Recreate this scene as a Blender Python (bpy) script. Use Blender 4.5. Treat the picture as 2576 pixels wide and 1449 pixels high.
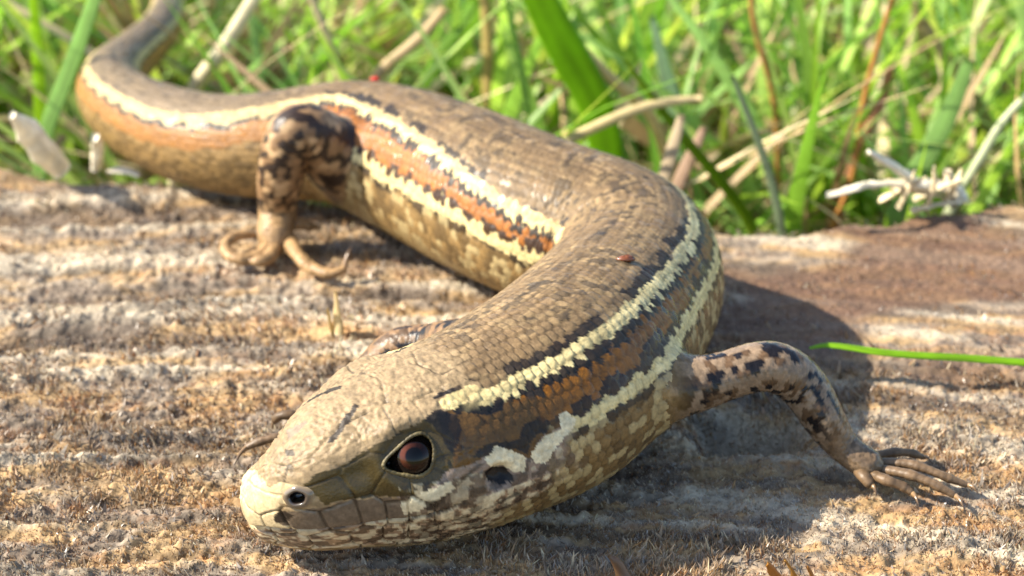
import bpy, math
import numpy as np
from mathutils import Vector

# ------------------------------------------------------------------ camera, sky, sun, exposure
FOV, PITCH, DEYE = 25.0, 24.5, 110.0            # degrees, degrees, mm to the eye
PW, PH = 2576.0, 1449.0                          # photo measuring grid
FPX = PW / 2 / math.tan(math.radians(FOV / 2))
_t = math.radians(PITCH)
FW = np.array([0, math.cos(_t), -math.sin(_t)]); UPV = np.array([0, math.sin(_t), math.cos(_t)]); RT = np.array([1.0, 0, 0])
def ray(px, py): return FW + RT * (px - PW / 2) / FPX + UPV * (PH / 2 - py) / FPX
HC = 6.0 - ray(930, 1150)[2] * DEYE              # camera height above the wood, mm
CAM = np.array([0, 0, HC])
def at(px, py, z):                               # photo direction met with the height z (mm)
    d = ray(px, py); return CAM + d * (z - HC) / d[2]
def at_y(px, py, y):                             # photo direction met with a distance y (mm)
    d = ray(px, py); return CAM + d * y / d[1]
def mm_per_px(p): return float(np.dot(np.asarray(p) - CAM, FW)) / FPX
def project(V):
    q = V - CAM; dep = q @ FW
    return PW / 2 + (q @ RT) / dep * FPX, PH / 2 - (q @ UPV) / dep * FPX, dep

for o in list(bpy.data.objects): bpy.data.objects.remove(o)
sc = bpy.context.scene
col = sc.collection
cd = bpy.data.cameras.new('camera'); cam = bpy.data.objects.new('camera', cd); col.objects.link(cam)
cam.location = (0, 0, HC * .001); cam.rotation_euler = (math.radians(90 - PITCH), 0, 0)
cd.sensor_width = 36; cd.angle = math.radians(FOV); cd.clip_start = .004; cd.clip_end = 200
cd.dof.use_dof = True; cd.dof.focus_distance = .113; cd.dof.aperture_fstop = cd.lens / 1.1
sc.camera = cam

SUN_AZ, SUN_EL = -88.0, 40.0                     # from +Y clockwise; the sun stands to the left
wd = bpy.data.worlds.new('World'); sc.world = wd; wd.use_nodes = True
wn = wd.node_tree.nodes; wl = wd.node_tree.links
sky = wn.new('ShaderNodeTexSky'); sky.sky_type = 'NISHITA'; sky.sun_disc = False
sky.sun_elevation = math.radians(SUN_EL); sky.sun_rotation = math.radians(SUN_AZ % 360)
wn['Background'].inputs[1].default_value = .115
wl.new(sky.outputs[0], wn['Background'].inputs[0])
sd = bpy.data.lights.new('sun', 'SUN'); sun = bpy.data.objects.new('sun', sd); col.objects.link(sun)
sd.energy = 4.4; sd.angle = math.radians(.53); sd.color = (1, .91, .77)
_a, _e = math.radians(SUN_AZ), math.radians(SUN_EL)
SUNV = Vector((math.sin(_a) * math.cos(_e), math.cos(_a) * math.cos(_e), math.sin(_e)))
sun.rotation_euler = SUNV.to_track_quat('Z', 'Y').to_euler(); sun.location = SUNV * 2
sc.view_settings.view_transform = 'Standard'; sc.view_settings.look = 'None'
sc.view_settings.gamma = 1; sc.view_settings.use_curve_mapping = False
sc.view_settings.exposure = 1.42
sc.render.engine = 'CYCLES'

# ------------------------------------------------------------------ helpers
rng = np.random.default_rng(7)
def lin(c):
    c = np.asarray(c, float) / 255.0
    return np.where(c <= .04045, c / 12.92, ((c + .055) / 1.055) ** 2.4)
def _hash(i, j, k, seed):
    n = (i * 374761393 + j * 668265263 + k * 2147483647 + seed * 1274126177) & 0xFFFFFFFF
    n = ((n ^ (n >> 13)) * 1274126177) & 0xFFFFFFFF
    n = ((n ^ (n >> 15)) * 2246822519) & 0xFFFFFFFF
    return ((n ^ (n >> 16)) & 0xFFFFFF) / float(0xFFFFFF)
def noise(x, y, z=0.0, seed=0):                  # value noise 0..1
    x = np.asarray(x, float); y = np.asarray(y, float); z = np.asarray(z, float) + 0 * x
    xi = np.floor(x).astype(np.int64); yi = np.floor(y).astype(np.int64); zi = np.floor(z).astype(np.int64)
    f = [x - xi, y - yi, z - zi]; f = [t * t * (3 - 2 * t) for t in f]
    out = 0
    for a in (0, 1):
        for b in (0, 1):
            for c in (0, 1):
                w = (f[0] if a else 1 - f[0]) * (f[1] if b else 1 - f[1]) * (f[2] if c else 1 - f[2])
                out = out + w * _hash(xi + a, yi + b, zi + c, seed)
    return out
def fbm(x, y, z=0.0, seed=0, oct=3):
    s = 0; a = .5; t = 0
    for k in range(oct):
        m = 2 ** k
        s = s + a * noise(np.asarray(x) * m, np.asarray(y) * m, np.asarray(z) * m, seed + k); t += a; a *= .5
    return s / t
def sstep(a, b, x):
    t = np.clip((x - a) / (b - a), 0, 1); return t * t * (3 - 2 * t)
def spline(t, P, tq):                            # natural cubic spline through the rows of P
    t = np.asarray(t, float); P = np.asarray(P, float)
    if P.ndim == 1: P = P[:, None]
    n = len(t); h = np.diff(t); A = np.eye(n); B = np.zeros_like(P)
    for i in range(1, n - 1):
        A[i, i - 1] = h[i - 1]; A[i, i] = 2 * (h[i - 1] + h[i]); A[i, i + 1] = h[i]
        B[i] = 6 * ((P[i + 1] - P[i]) / h[i] - (P[i] - P[i - 1]) / h[i - 1])
    M = np.linalg.solve(A, B)
    k = np.clip(np.searchsorted(t, tq) - 1, 0, n - 2); hk = h[k][:, None]
    a = ((t[k + 1] - tq)[:, None]) / hk; b = ((tq - t[k])[:, None]) / hk
    return a * P[k] + b * P[k + 1] + ((a ** 3 - a) * M[k] + (b ** 3 - b) * M[k + 1]) * hk ** 2 / 6
def gsm(A, sig):                                 # smoothing along axis 0
    r = int(3 * sig) + 1; k = np.exp(-.5 * (np.arange(-r, r + 1) / sig) ** 2); k /= k.sum()
    B = np.concatenate([np.repeat(A[:1], r, 0), A, np.repeat(A[-1:], r, 0)])
    # keep the ends from shrinking: odd reflection
    B[:r] = 2 * A[0] - A[1:r + 1][::-1]; B[-r:] = 2 * A[-1] - A[-r - 1:-1][::-1]
    return np.stack([np.convolve(B[:, i], k, 'valid') for i in range(A.shape[1])], 1)
def unit(v): return v / np.maximum(np.linalg.norm(v, axis=-1, keepdims=True), 1e-12)

def mesh_obj(name, V, F, mat, parent=None, colr=None, rough=None, smooth=True, offset=(0, 0, 0)):
    """V in mm, F an (n,3|4) array or a list of such arrays; one object in metres"""
    V = (np.asarray(V, float) - np.asarray(offset, float)) * .001
    Fs = F if isinstance(F, list) else [F]
    Fs = [np.asarray(f, np.int32) for f in Fs if len(f)]
    me = bpy.data.meshes.new(name)
    nl = sum(f.size for f in Fs); nf = sum(len(f) for f in Fs)
    me.vertices.add(len(V)); me.vertices.foreach_set('co', V.astype(np.float32).ravel())
    me.loops.add(nl); me.loops.foreach_set('vertex_index', np.concatenate([f.ravel() for f in Fs]))
    me.polygons.add(nf)
    tot = np.concatenate([np.full(len(f), f.shape[1], np.int32) for f in Fs])
    me.polygons.foreach_set('loop_start', np.concatenate([[0], np.cumsum(tot)[:-1]]).astype(np.int32))
    me.polygons.foreach_set('use_smooth', np.full(nf, smooth))
    me.update(calc_edges=True); me.validate()
    if colr is not None:
        at_ = me.color_attributes.new('tint', 'FLOAT_COLOR', 'POINT')
        c = np.ones((len(V), 4), np.float32); c[:, :3] = colr; at_.data.foreach_set('color', c.ravel())
    if rough is not None:
        r_ = me.attributes.new('gloss', 'FLOAT', 'POINT'); r_.data.foreach_set('value', np.asarray(rough, np.float32))
    if mat is not None: me.materials.append(mat)
    o = bpy.data.objects.new(name, me); col.objects.link(o)
    if parent is not None: o.parent = parent
    return o
def tag(o, label=None, cat=None, group=None, kind=None):
    for k, v in (('label', label), ('category', cat), ('group', group), ('kind', kind)):
        if v: o[k] = v
    return o
def empty(name, loc_mm):
    o = bpy.data.objects.new(name, None); o.empty_display_size = .005; col.objects.link(o)
    o.location = Vector(np.asarray(loc_mm) * .001); return o
def grid_faces(n, m, wrap=True, base=0):
    i = np.arange(n - 1)[:, None]; j = np.arange(m if wrap else m - 1)[None, :]; j2 = (j + 1) % m
    return (np.stack([i * m + j + 0 * i, i * m + j2 + 0 * i, (i + 1) * m + j2, (i + 1) * m + j], -1).reshape(-1, 4) + base)

# ------------------------------------------------------------------ materials
def new_mat(name):
    m = bpy.data.materials.new(name); m.use_nodes = True
    return m, m.node_tree.nodes, m.node_tree.links, m.node_tree.nodes['Principled BSDF']
def tint_mat(name, rough=.6, spec=.4, bump_scale=None, bump=.2, vary=.0, vscale=2000, gloss_attr=False, trans=0, sheen=0, coat=0, dist=.00005):
    m, n, l, b = new_mat(name)
    a = n.new('ShaderNodeAttribute'); a.attribute_name = 'tint'
    b.inputs['Specular IOR Level'].default_value = spec
    b.inputs['Roughness'].default_value = rough
    src = a.outputs['Color']
    tc = n.new('ShaderNodeTexCoord')
    if vary:
        nz = n.new('ShaderNodeTexNoise'); nz.inputs['Scale'].default_value = vscale; nz.inputs['Detail'].default_value = 4
        l.new(tc.outputs['Object'], nz.inputs['Vector'])
        mr = n.new('ShaderNodeMapRange'); mr.inputs[1].default_value = .25; mr.inputs[2].default_value = .75
        mr.inputs[3].default_value = 1 - vary; mr.inputs[4].default_value = 1 + vary
        l.new(nz.outputs['Fac'], mr.inputs[0])
        mx = n.new('ShaderNodeVectorMath'); mx.operation = 'SCALE'
        l.new(src, mx.inputs[0]); l.new(mr.outputs[0], mx.inputs['Scale']); src = mx.outputs[0]
    l.new(src, b.inputs['Base Color'])
    if gloss_attr:
        g = n.new('ShaderNodeAttribute'); g.attribute_name = 'gloss'; l.new(g.outputs['Fac'], b.inputs['Roughness'])
    if bump_scale:
        nz = n.new('ShaderNodeTexNoise'); nz.inputs['Scale'].default_value = bump_scale; nz.inputs['Detail'].default_value = 5
        l.new(tc.outputs['Object'], nz.inputs['Vector'])
        bp = n.new('ShaderNodeBump'); bp.inputs['Strength'].default_value = bump; bp.inputs['Distance'].default_value = dist
        l.new(nz.outputs['Fac'], bp.inputs['Height']); l.new(bp.outputs[0], b.inputs['Normal'])
    if trans:
        tr = n.new('ShaderNodeBsdfTranslucent'); l.new(src, tr.inputs['Color'])
        mix = n.new('ShaderNodeMixShader'); mix.inputs[0].default_value = trans
        l.new(b.outputs[0], mix.inputs[1]); l.new(tr.outputs[0], mix.inputs[2])
        l.new(mix.outputs[0], n['Material Output'].inputs['Surface'])
    if coat:
        b.inputs['Coat Weight'].default_value = coat; b.inputs['Coat Roughness'].default_value = .08
    return m
M_skin = tint_mat('skin', spec=.32, bump_scale=9000, bump=.35, vary=.22, vscale=5200, gloss_attr=True, dist=.00006)
M_wood = tint_mat('wood', rough=.75, spec=.3, bump_scale=2600, bump=.8, vary=.3, vscale=3800, dist=.0002)
M_fibre = tint_mat('wood_fibre', rough=.35, spec=.6, trans=.42)
M_grass = tint_mat('grass_leaf', rough=.45, spec=.45, trans=.5, vary=.12, vscale=900)
M_straw = tint_mat('dry_straw', rough=.55, spec=.35, trans=.2, vary=.16, vscale=1500)
M_soil = tint_mat('soil', rough=.95, spec=.1, bump_scale=500, bump=.8, vary=.4, vscale=300, dist=.002)
M_eye = tint_mat('eye', rough=.06, spec=.28)
M_lid = tint_mat('eyelid_skin', rough=.5, spec=.3, bump_scale=12000, bump=.4)
M_claw = tint_mat('claw', rough=.25, spec=.6)
M_wet = tint_mat('nostril_skin', rough=.16, spec=.7)

# ------------------------------------------------------------------ ground
n = 61
gx = np.sinh(np.linspace(-6.2, 6.2, n)) * 60; X, Y = np.meshgrid(gx, gx + 200)
near = np.exp(-(np.hypot(X, Y - 200) / 600) ** 2)
GZ = -30.0
def ground_z(x, y): return GZ + 8 * (fbm(np.asarray(x) / 45 + 9, np.asarray(y) / 45, seed=3) - .5)
Z = GZ + (ground_z(X, Y) - GZ) * near
gc = lin((150, 138, 92)) * (0.7 + .6 * fbm(X / 30, Y / 30, seed=5))[..., None]
g = mesh_obj('ground', np.stack([X, Y, Z], -1).reshape(-1, 3), grid_faces(n, n, False), M_soil, colr=gc.reshape(-1, 3))
tag(g, 'brown soil under the grass', kind='structure')

# ------------------------------------------------------------------ the weathered wood
ex = [-400, 0, 200, 420, 700, 1100, 1500, 1800, 2000, 2150, 2400, 2576, 3100]
ey = [385, 398, 425, 452, 470, 500, 530, 552, 562, 535, 517, 505, 500]
E_ = np.array([at(a, b, 0) for a, b in zip(ex, ey)])
def y_back(x):
    return np.interp(x, E_[:, 0], E_[:, 1]) + 1.6 * (fbm(np.asarray(x) / 3.0, 0 * np.asarray(x), seed=11) - .5)
def ringc(x, y): return y + .004 * (np.asarray(x) + 5) ** 2 + 3.0 * fbm(np.asarray(x) / 14, np.asarray(y) / 14, seed=21) + .08 * np.asarray(x)
def wood_h(x, y):
    r = ringc(x, y)
    left = sstep(10, -12, np.asarray(x)) * (.35 + 1.1 * noise(np.asarray(x) / 9, np.asarray(y) / 7, seed=30))
    ridge = noise(r / 1.15, np.asarray(x) / 26, seed=31) - .5
    h = (0.2 + .95 * left) * ridge
    h = h + (.9 - .45 * sstep(6, -8, np.asarray(x))) * (fbm(np.asarray(x) / 3.6, np.asarray(y) / 2.2, seed=32) - .5)
    h = h + .55 * (fbm(np.asarray(x) / .9, np.asarray(y) / .55, seed=33, oct=2) - .5)
    h = h + 1.0 * sstep(24, 34, np.asarray(x)) * sstep(115, 150, np.asarray(y))
    h = h + .34 * (noise(r / .30, np.asarray(x) / 9, seed=45) - .5) * (.25 + .75 * sstep(12, -4, np.asarray(x)))
    h = h + .24 * (noise(np.asarray(x) / .30, np.asarray(y) / .34, seed=34) - .5)
    fr_ = sstep(10, 17, np.asarray(x)) * sstep(116, 126, np.asarray(y)); h = h * (1 - .6 * fr_)
    return h - .35
hole = at(1890, 1075, 0)
def wood_z(x, y):
    h = wood_h(x, y)
    h = h - 4.0 * np.exp(-((x - hole[0]) / 2.6) ** 4 - ((y - hole[1]) / 2.0) ** 4)
    return h
WX = np.concatenate([np.linspace(-66, -31, 50)[:-1], np.linspace(-31, 31, 560), np.linspace(31, 66, 50)[1:]]); nv = 470
vv = np.interp(np.linspace(0, 1, nv), [0, .04, .70, 1], [0, .22, .62, 1])
yb = y_back(WX); Y0 = 62.0
XX = np.repeat(WX[None, :], nv, 0); YY = Y0 + (yb[None, :] - Y0) * (vv[:, None] ** 1.0)
ZZ = wood_z(XX, YY)
edge = np.clip((YY - (yb[None, :] - 2.2)) / 2.2, 0, 1); ZZ -= 1.1 * edge ** 3
def wood_colour(x, y, z):
    r = ringc(x, y)
    a = noise(r / 1.15, x / 26, seed=31)
    b = fbm(x / 3.4, y / 1.1, seed=41); c = fbm(x / 7.5, y / 2.2, seed=42); d = fbm(x / .7, y / .5, seed=43, oct=2)
    grey = lin((142, 128, 110)); tan = lin((160, 132, 92)); org = lin((134, 92, 52)); dark = lin((84, 70, 56)); pale = lin((178, 166, 144)); red = lin((98, 72, 54))
    C = grey + (tan - grey) * sstep(.38, .62, b)[..., None]
    C = C + (org - C) * (.5 * sstep(.54, .70, c) * sstep(.4, .6, d))[..., None]
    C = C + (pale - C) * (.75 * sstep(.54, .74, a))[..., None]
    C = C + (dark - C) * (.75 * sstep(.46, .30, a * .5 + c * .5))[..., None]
    C = C + (dark - C) * (.55 * sstep(.44, .28, b))[..., None]
    far = sstep(6, 14, x) * sstep(112, 124, y)
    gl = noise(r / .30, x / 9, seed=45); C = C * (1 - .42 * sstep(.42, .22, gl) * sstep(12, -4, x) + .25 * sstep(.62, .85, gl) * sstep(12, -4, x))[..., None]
    C = C + (red - C) * (.85 * far * sstep(.35, .6, fbm(x / 9, y / 5, seed=44)))[..., None]
    return C * (.92 + .5 * d)[..., None]
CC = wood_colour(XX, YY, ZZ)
# rows down the back, the front and the two ends close the block
rowsV = [np.stack([XX, YY, ZZ], -1)]; rowsC = [CC]
for k, (dy, dz) in enumerate([(.8, -2.5), (1.2, -7), (.4, -14), (-.6, -22), (-1, -36)]):
    w = 1.6 * (fbm(WX / 2.5, 0 * WX + k * 3.3, seed=51) - .5)
    rowsV.append(np.stack([WX, yb + dy + w, -1.4 + dz + 0 * WX], -1)[None]); rowsC.append(wood_colour(WX, yb + dz, 0 * WX)[None] * .9)
for k, (dy, dz) in enumerate([(-.5, -3), (0, -12), (0, -36)]):
    rowsV.insert(0, np.stack([WX, Y0 + dy + 0 * WX, dz + 0 * WX], -1)[None]); rowsC.insert(0, wood_colour(WX, Y0 + dz + 0 * WX, 0 * WX)[None])
GV = np.concatenate(rowsV); GC = np.concatenate(rowsC); nr, nc = GV.shape[:2]
def endcap(V, x): q = V.copy(); q[:, :, 0] = x; q[:, :, 2] = -36; return q
GV = np.concatenate([endcap(GV[:, :1], -67), GV, endcap(GV[:, -1:], 67)], 1); GC = np.concatenate([GC[:, :1], GC, GC[:, -1:]], 1)
log = empty('weathered_log', (0, 110, GZ))
def child_of_log(o): o.parent = log; o.location = Vector((0, -.110, -GZ * .001)); return o
child_of_log(mesh_obj('block', GV.reshape(-1, 3), grid_faces(nr, nc + 2, False), M_wood, colr=GC.reshape(-1, 3) * .8))  # block colour darkened to paint the shade in the gaps between fibres
tag(log, 'weathered rough grey-brown cut log the lizard lies on', 'log')

def spikes(P, dirs, h, w, colr, tipc, flat=.5):
    """small three-sided splinters, open at the root"""
    n = len(P); d = unit(dirs); a = unit(np.cross(d, unit(rng.normal(size=(n, 3))))); b = np.cross(d, a)
    V = np.zeros((n, 4, 3))
    for k, an in enumerate((0, 2.1, 4.2)): V[:, k] = P + (a * math.cos(an) + b * math.sin(an) * flat) * w[:, None] - d * .12
    V[:, 3] = P + d * h[:, None]
    base = np.arange(n)[:, None] * 4
    F = [base + np.array([[k, (k + 1) % 3, 3]]) for k in range(3)]
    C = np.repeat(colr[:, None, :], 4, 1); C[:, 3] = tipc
    return V.reshape(-1, 3), np.concatenate(F), C.reshape(-1, 3)
PAL = lin([(176, 166, 150), (152, 134, 110), (140, 94, 48), (196, 182, 152), (116, 100, 84), (140, 136, 132), (164, 126, 74), (92, 76, 60)])
def fibre_field(nf, y0, y1, hs, ws, seed, wide=.235):
    r_ = np.random.default_rng(seed)
    y = y0 + (y1 - y0) * r_.random(nf); x = (r_.random(nf) - .5) * 2 * (y * wide + 5)
    keep = (y < y_back(x) - .4); x, y = x[keep], y[keep]
    cl = fbm(x / 1.1, y / .8, seed=61); big = fbm(x / 4, y / 3, seed=62)
    k2 = r_.random(len(x)) < (.25 + .75 * sstep(.36, .56, cl)) * (1 - .8 * sstep(10, 16, x) * sstep(112, 122, y)); x, y, cl, big = x[k2], y[k2], cl[k2], big[k2]
    z = wood_z(x, y); n_ = len(x)
    h = hs * (.35 + 1.1 * r_.random(n_) ** 1.6) * (.5 + 1.2 * sstep(.45, .72, big)); w = ws * (.45 + 1.0 * r_.random(n_))
    lean = np.stack([-.25 + .55 * r_.normal(size=n_) + .7 * (noise(x / 5, y / 5, seed=64) - .5), .15 + .45 * r_.normal(size=n_), np.ones(n_)], -1)
    base = wood_colour(x, y, z); pick = PAL[r_.integers(0, len(PAL), n_)]
    m = (.25 + .6 * r_.random(n_))[:, None]
    c = base * (1 - m) + pick * m
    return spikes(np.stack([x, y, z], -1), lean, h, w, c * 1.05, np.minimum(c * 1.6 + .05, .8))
parts = [fibre_field(210000, 78, 118, .25, .075, 1), fibre_field(60000, 110, 150, .26, .10, 2), fibre_field(6000, 80, 122, .5, .15, 3), fibre_field(60000, 64, 146, .28, .12, 4, .44)]
off = 0; Vs, Fs, Cs = [], [], []
for v, f, c in parts: Vs.append(v); Fs.append(f + off); Cs.append(c); off += len(v)
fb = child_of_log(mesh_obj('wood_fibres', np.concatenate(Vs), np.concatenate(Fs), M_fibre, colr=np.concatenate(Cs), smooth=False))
fb['kind'] = 'stuff'

# ------------------------------------------------------------------ the skink: spine
# photo x, y of the middle of the body, half thickness in photo px, width factor, top factor, belly factor, gap under belly
ST = [(664, 1272, 90, .92, 1.0, 1.0, .55),
      (763, 1243, 158, .94, 1.0, 1.0, .45),
      (880, 1182, 206, .98, 1.0, .98, .30),
      (985, 1152, 226, 1.05, 1.0, .96, .20),
      (1112, 1113, 247, 1.08, 1.0, .94, .10),
      (1240, 1060, 256, 1.08, 1.0, .94, 0),
      (1355, 1000, 266, 1.08, 1.0, .94, 0),
      (1460, 912, 256, 1.06, 1.0, .94, 0),
      (1552, 795, 230, 1.04, 1.0, .95, 0),
      (1600, 690, 212, 1.04, 1.0, .95, 0),
      (1555, 625, 212, 1.04, 1.0, .95, 0),
      (1430, 580, 212, 1.05, 1.0, .95, 0),
      (1195, 482, 204, 1.05, 1.0, .95, 0),
      (1010, 400, 182, 1.05, 1.0, .95, 0),
      (860, 362, 160, 1.05, 1.0, .95, 0),
      (720, 368, 142, 1.03, 1.0, .98, 0),
      (560, 364, 126, 1.0, 1.0, 1.0, 0),
      (380, 312, 110, 1.0, 1.0, 1.0, .0),
      (275, 222, 84, 1.0, 1.0, 1.0, .4),
      (335, 140, 62, 1.0, 1.0, 1.0, .6),
      (405, 70, 50, 1.0, 1.0, 1.0, .6),
      (425, 0, 43, 1.0, 1.0, 1.0, .0),
      (450, -80, 36, 1.0, 1.0, 1.0, -2.),
      (540, -170, 27, 1.0, 1.0, 1.0, -4.),
      (650, -220, 14, 1.0, 1.0, 1.0, -6.),
      (740, -240, 4, 1.0, 1.0, 1.0, -7.)]
cp, cr = [], []
for px, py, hp, fa, ft, fbm_, gap in ST:
    d = ray(px, py); k = hp / FPX; s_ = (HC - gap) / (-d[2] + k * fbm_)
    cp.append(CAM + d * s_); cr.append(k * s_)
cp = np.array(cp); cr = np.array(cr); fac = np.array([s[3:6] for s in ST])
tip = at(612, 1284, cp[0][2] + .05) ; tip = cp[0] + unit(cp[0] - cp[1]) * .5 * np.linalg.norm(tip - cp[0]) + .5 * (tip - cp[0])
cp = np.vstack([tip, cp]); cr = np.r_[cr[0], cr]; fac = np.vstack([fac[:1], fac])
tt = np.r_[0, np.cumsum(np.linalg.norm(np.diff(cp, axis=0), axis=1) ** .8)]
tq = np.linspace(0, tt[-1], 4000)
C0 = spline(tt, cp, tq)
arc = np.r_[0, np.cumsum(np.linalg.norm(np.diff(C0, axis=0), axis=1))]
su = np.linspace(0, arc[-1], 4000)
C0 = np.stack([np.interp(su, arc, C0[:, i]) for i in range(3)], 1); C0 = gsm(C0, 1.1 / (su[1] - su[0]))
SK = np.interp(np.interp(tt, tq, arc), arc, arc)           # arc length at the stations
RS = gsm(np.interp(su, SK, cr)[:, None], 1.0 / (su[1] - su[0]))[:, 0]
FA = gsm(np.stack([np.interp(su, SK, fac[:, i]) for i in range(3)], 1), 1.0 / (su[1] - su[0]))
SEND = arc[-1]; sA = SK[1]
print('skink length mm', round(SEND, 1), 'stations', np.round(SK, 1))
T0 = unit(np.gradient(C0, axis=0)); T0 = unit(gsm(T0, .8 / (su[1] - su[0])))
def frame(s):
    c = np.stack([np.interp(s, su, C0[:, i]) for i in range(3)], -1); t = unit(np.stack([np.interp(s, su, T0[:, i]) for i in range(3)], -1))
    z = np.array([0, 0, 1.0]); up = unit(z - (t @ z)[..., None] * t); left = np.cross(t, up)
    return c, t, up, left
def radii(s):
    r = np.interp(s, su, RS); f = np.stack([np.interp(s, su, FA[:, i]) for i in range(3)], -1)
    x = np.clip(s / (sA * 1.25), 0, 1); blunt = np.sqrt(np.clip(1 - (1 - x) ** 2, 0, 1)) ** 1.0
    r = r * blunt
    tailend = np.sqrt(np.clip((SEND - s) / .8, 0, 1)); r = r * tailend
    return r[..., None] * f
sg = np.concatenate([(np.linspace(0, 1, 46) ** 1.7) * 1.6, np.arange(1.65, 17, .055), np.arange(17, SK[15], .085), np.arange(SK[15], SEND - .01, .16), [SEND]])
NT = 320
th = (np.arange(NT) + .5) / NT * 2 * np.pi - np.pi            # symmetric columns: th[j] = -th[NT-1-j]
S, TH = np.meshgrid(sg, th, indexing='ij')
HEADEND = SK[5]                                                # about the back of the head
def section(s, th_):
    R = radii(s)
    box = sstep(.3, 2.5, s) * sstep(HEADEND + 3, 7, s)         # squarer head
    p = 1 - .24 * box
    sn = np.sign(np.sin(th_)) * np.abs(np.sin(th_)) ** p; cs = np.sign(np.cos(th_)) * np.abs(np.cos(th_)) ** (1 - .17 * box)
    b = np.where(cs > 0, R[..., 1], R[..., 2])
    # the jaw is narrower than the brow, the belly is flattened
    body = sstep(HEADEND - 2, HEADEND + 3, s)
    a = R[..., 0] * (1 - .10 * box * sstep(.1, -.9, cs))
    flat = np.where(cs < -.72, -.72 + (cs + .72) * .55, cs)
    cs = cs + (flat - cs) * body * .6
    return sn * a, cs * b
c, t, up, left = frame(sg)
def body_points(S_, TH_, c, up, left):
    x, z = section(S_, TH_)
    return c[:, None] + left[:, None] * x[..., None] + up[:, None] * z[..., None]
BV = body_points(S, TH, c, up, left)
def grid_normals(V):
    du = np.gradient(V, axis=0); dv = np.roll(V, -1, 1) - np.roll(V, 1, 1)
    nn = unit(np.cross(dv, du)); return nn
BN = grid_normals(BV)
if np.mean(np.einsum('ijk,ijk->ij', BN, BV - c[:, None])) < 0: BN = -BN
BX, BY, _ = project(BV)
LEFT = TH > 0
facing = np.einsum('ijk,ijk->ij', BN, CAM - BV) > 0
def hit(px, py, side=1, smax=1e9, smin=0):                     # grid cell of the skin seen at a photo point
    d = (BX - px) ** 2 + (BY - py) ** 2 + np.where(facing & (S < smax) & (S > smin), 0, 1e7)
    i, j = np.unravel_index(np.argmin(d), d.shape); return i, j
def hits(pts, **k):
    out = [hit(a, b, **k) for a, b in pts]
    return np.array([sg[i] for i, j in out]), np.abs(np.degrees([th[j] for i, j in out]))
def curve_of(pairs, extra):
    s_, t_ = pairs; s_ = np.r_[s_, [e[0] for e in extra]]; t_ = np.r_[t_, [e[1] for e in extra]]
    o = np.argsort(s_); g_ = np.linspace(0, SEND, 800)
    v = np.interp(g_, s_[o], t_[o]); v = gsm(v[:, None], 8)[:, 0]
    return lambda q: np.interp(q, g_, v)
f1 = hits([(1250, 972), (1350, 940), (1440, 897), (1500, 850), (1600, 762), (1700, 675)], smax=34)
h1 = hits([(1300, 540), (1150, 420), (1000, 312), (900, 265), (800, 243), (650, 275), (500, 305), (350, 275), (250, 215)], smin=36)
f2 = hits([(1480, 1060), (1560, 995), (1650, 940), (1700, 862), (1740, 790)], smax=30)
h2 = hits([(1250, 610), (1100, 510), (960, 450), (890, 390)], smin=36)
# the body is twisted a little along its length: roll carries the pattern with it
g_ = np.linspace(0, SEND, 800)
rs_ = np.r_[0, 8.5, f1[0], h1[0], 95, SEND]; rv_ = np.r_[0, 2, 50 - f1[1], h1[1] - 50, -8, -8]
rv_ = gsm(np.interp(g_, rs_[np.argsort(rs_)], rv_[np.argsort(rs_)])[:, None], 7)[:, 0]
ROLL = lambda q: np.interp(q, g_, rv_)
T1 = lambda q: 50 + 0 * np.asarray(q)
T2 = curve_of((np.r_[f2[0], h2[0]], np.r_[f2[1] + ROLL(f2[0]), h2[1] - ROLL(h2[0])]), [(10, 84), (64, 84), (SEND, 84)])
sm, tm = hits([(700, 1334), (776, 1337), (895, 1327), (1015, 1306), (1094, 1286), (1174, 1254)], smax=HEADEND + 3)
o_ = np.argsort(sm); sm, tm = sm[o_], tm[o_]
TM = lambda q: np.interp(q, np.r_[0, sm, 30], np.r_[tm[0] - 4, tm, tm[-1]])
print('t1', np.round(f1, 1), np.round(h1, 1)); print('t2', np.round(f2, 1), np.round(h2, 1)); print('mouth', np.round([sm, tm], 1), 'headend', HEADEND)

# ---- scales
def lattice(S_, THd, ln, dth):
    """nearest scale of a staggered lattice: centre s, centre theta, id, u (tail-ward), edge measure"""
    j0 = np.floor(THd / dth)
    best = np.full(S_.shape, 1e9); sec = best.copy(); bs = np.zeros_like(S_); bt = np.zeros_like(S_); bu = np.zeros_like(S_)
    for dj in (-1, 0, 1):
        j = j0 + dj; tc_ = (j + .5) * dth; off_ = np.where(np.mod(j, 2) > .5, .5, 0) * ln
        i0 = np.floor((S_ - off_) / ln)
        for di in (0, 1):
            sc_ = (i0 + di) * ln + off_
            us = (S_ - sc_) / ln; vt = (THd - tc_) / dth
            d = (us * 1.15) ** 2 + (vt * 1.0) ** 2 + .25 * us * np.abs(vt) * 1.2
            b = d < best
            sec = np.where(b, best, np.minimum(sec, d)); bs = np.where(b, sc_, bs); bt = np.where(b, tc_, bt); bu = np.where(b, us, bu); best = np.where(b, d, best)
    return bs, bt, bu, np.sqrt(sec) - np.sqrt(best)
def idrand(a, b, seed): return _hash(np.round(np.asarray(a) * 50).astype(np.int64), np.round(np.asarray(b) * 50).astype(np.int64), 0 * np.round(np.asarray(a)).astype(np.int64), seed)
THD = np.degrees(TH)
LN, DTH = .46, 6.6667
lnS = LN
wob = .22 * (noise(S / .8, THD / 14, seed=65) - .5); bs, bt, bu, be = lattice(S + wob, THD + 3.0 * (noise(S / .9, THD / 12 + 50, seed=66) - .5), LN, DTH)

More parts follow.
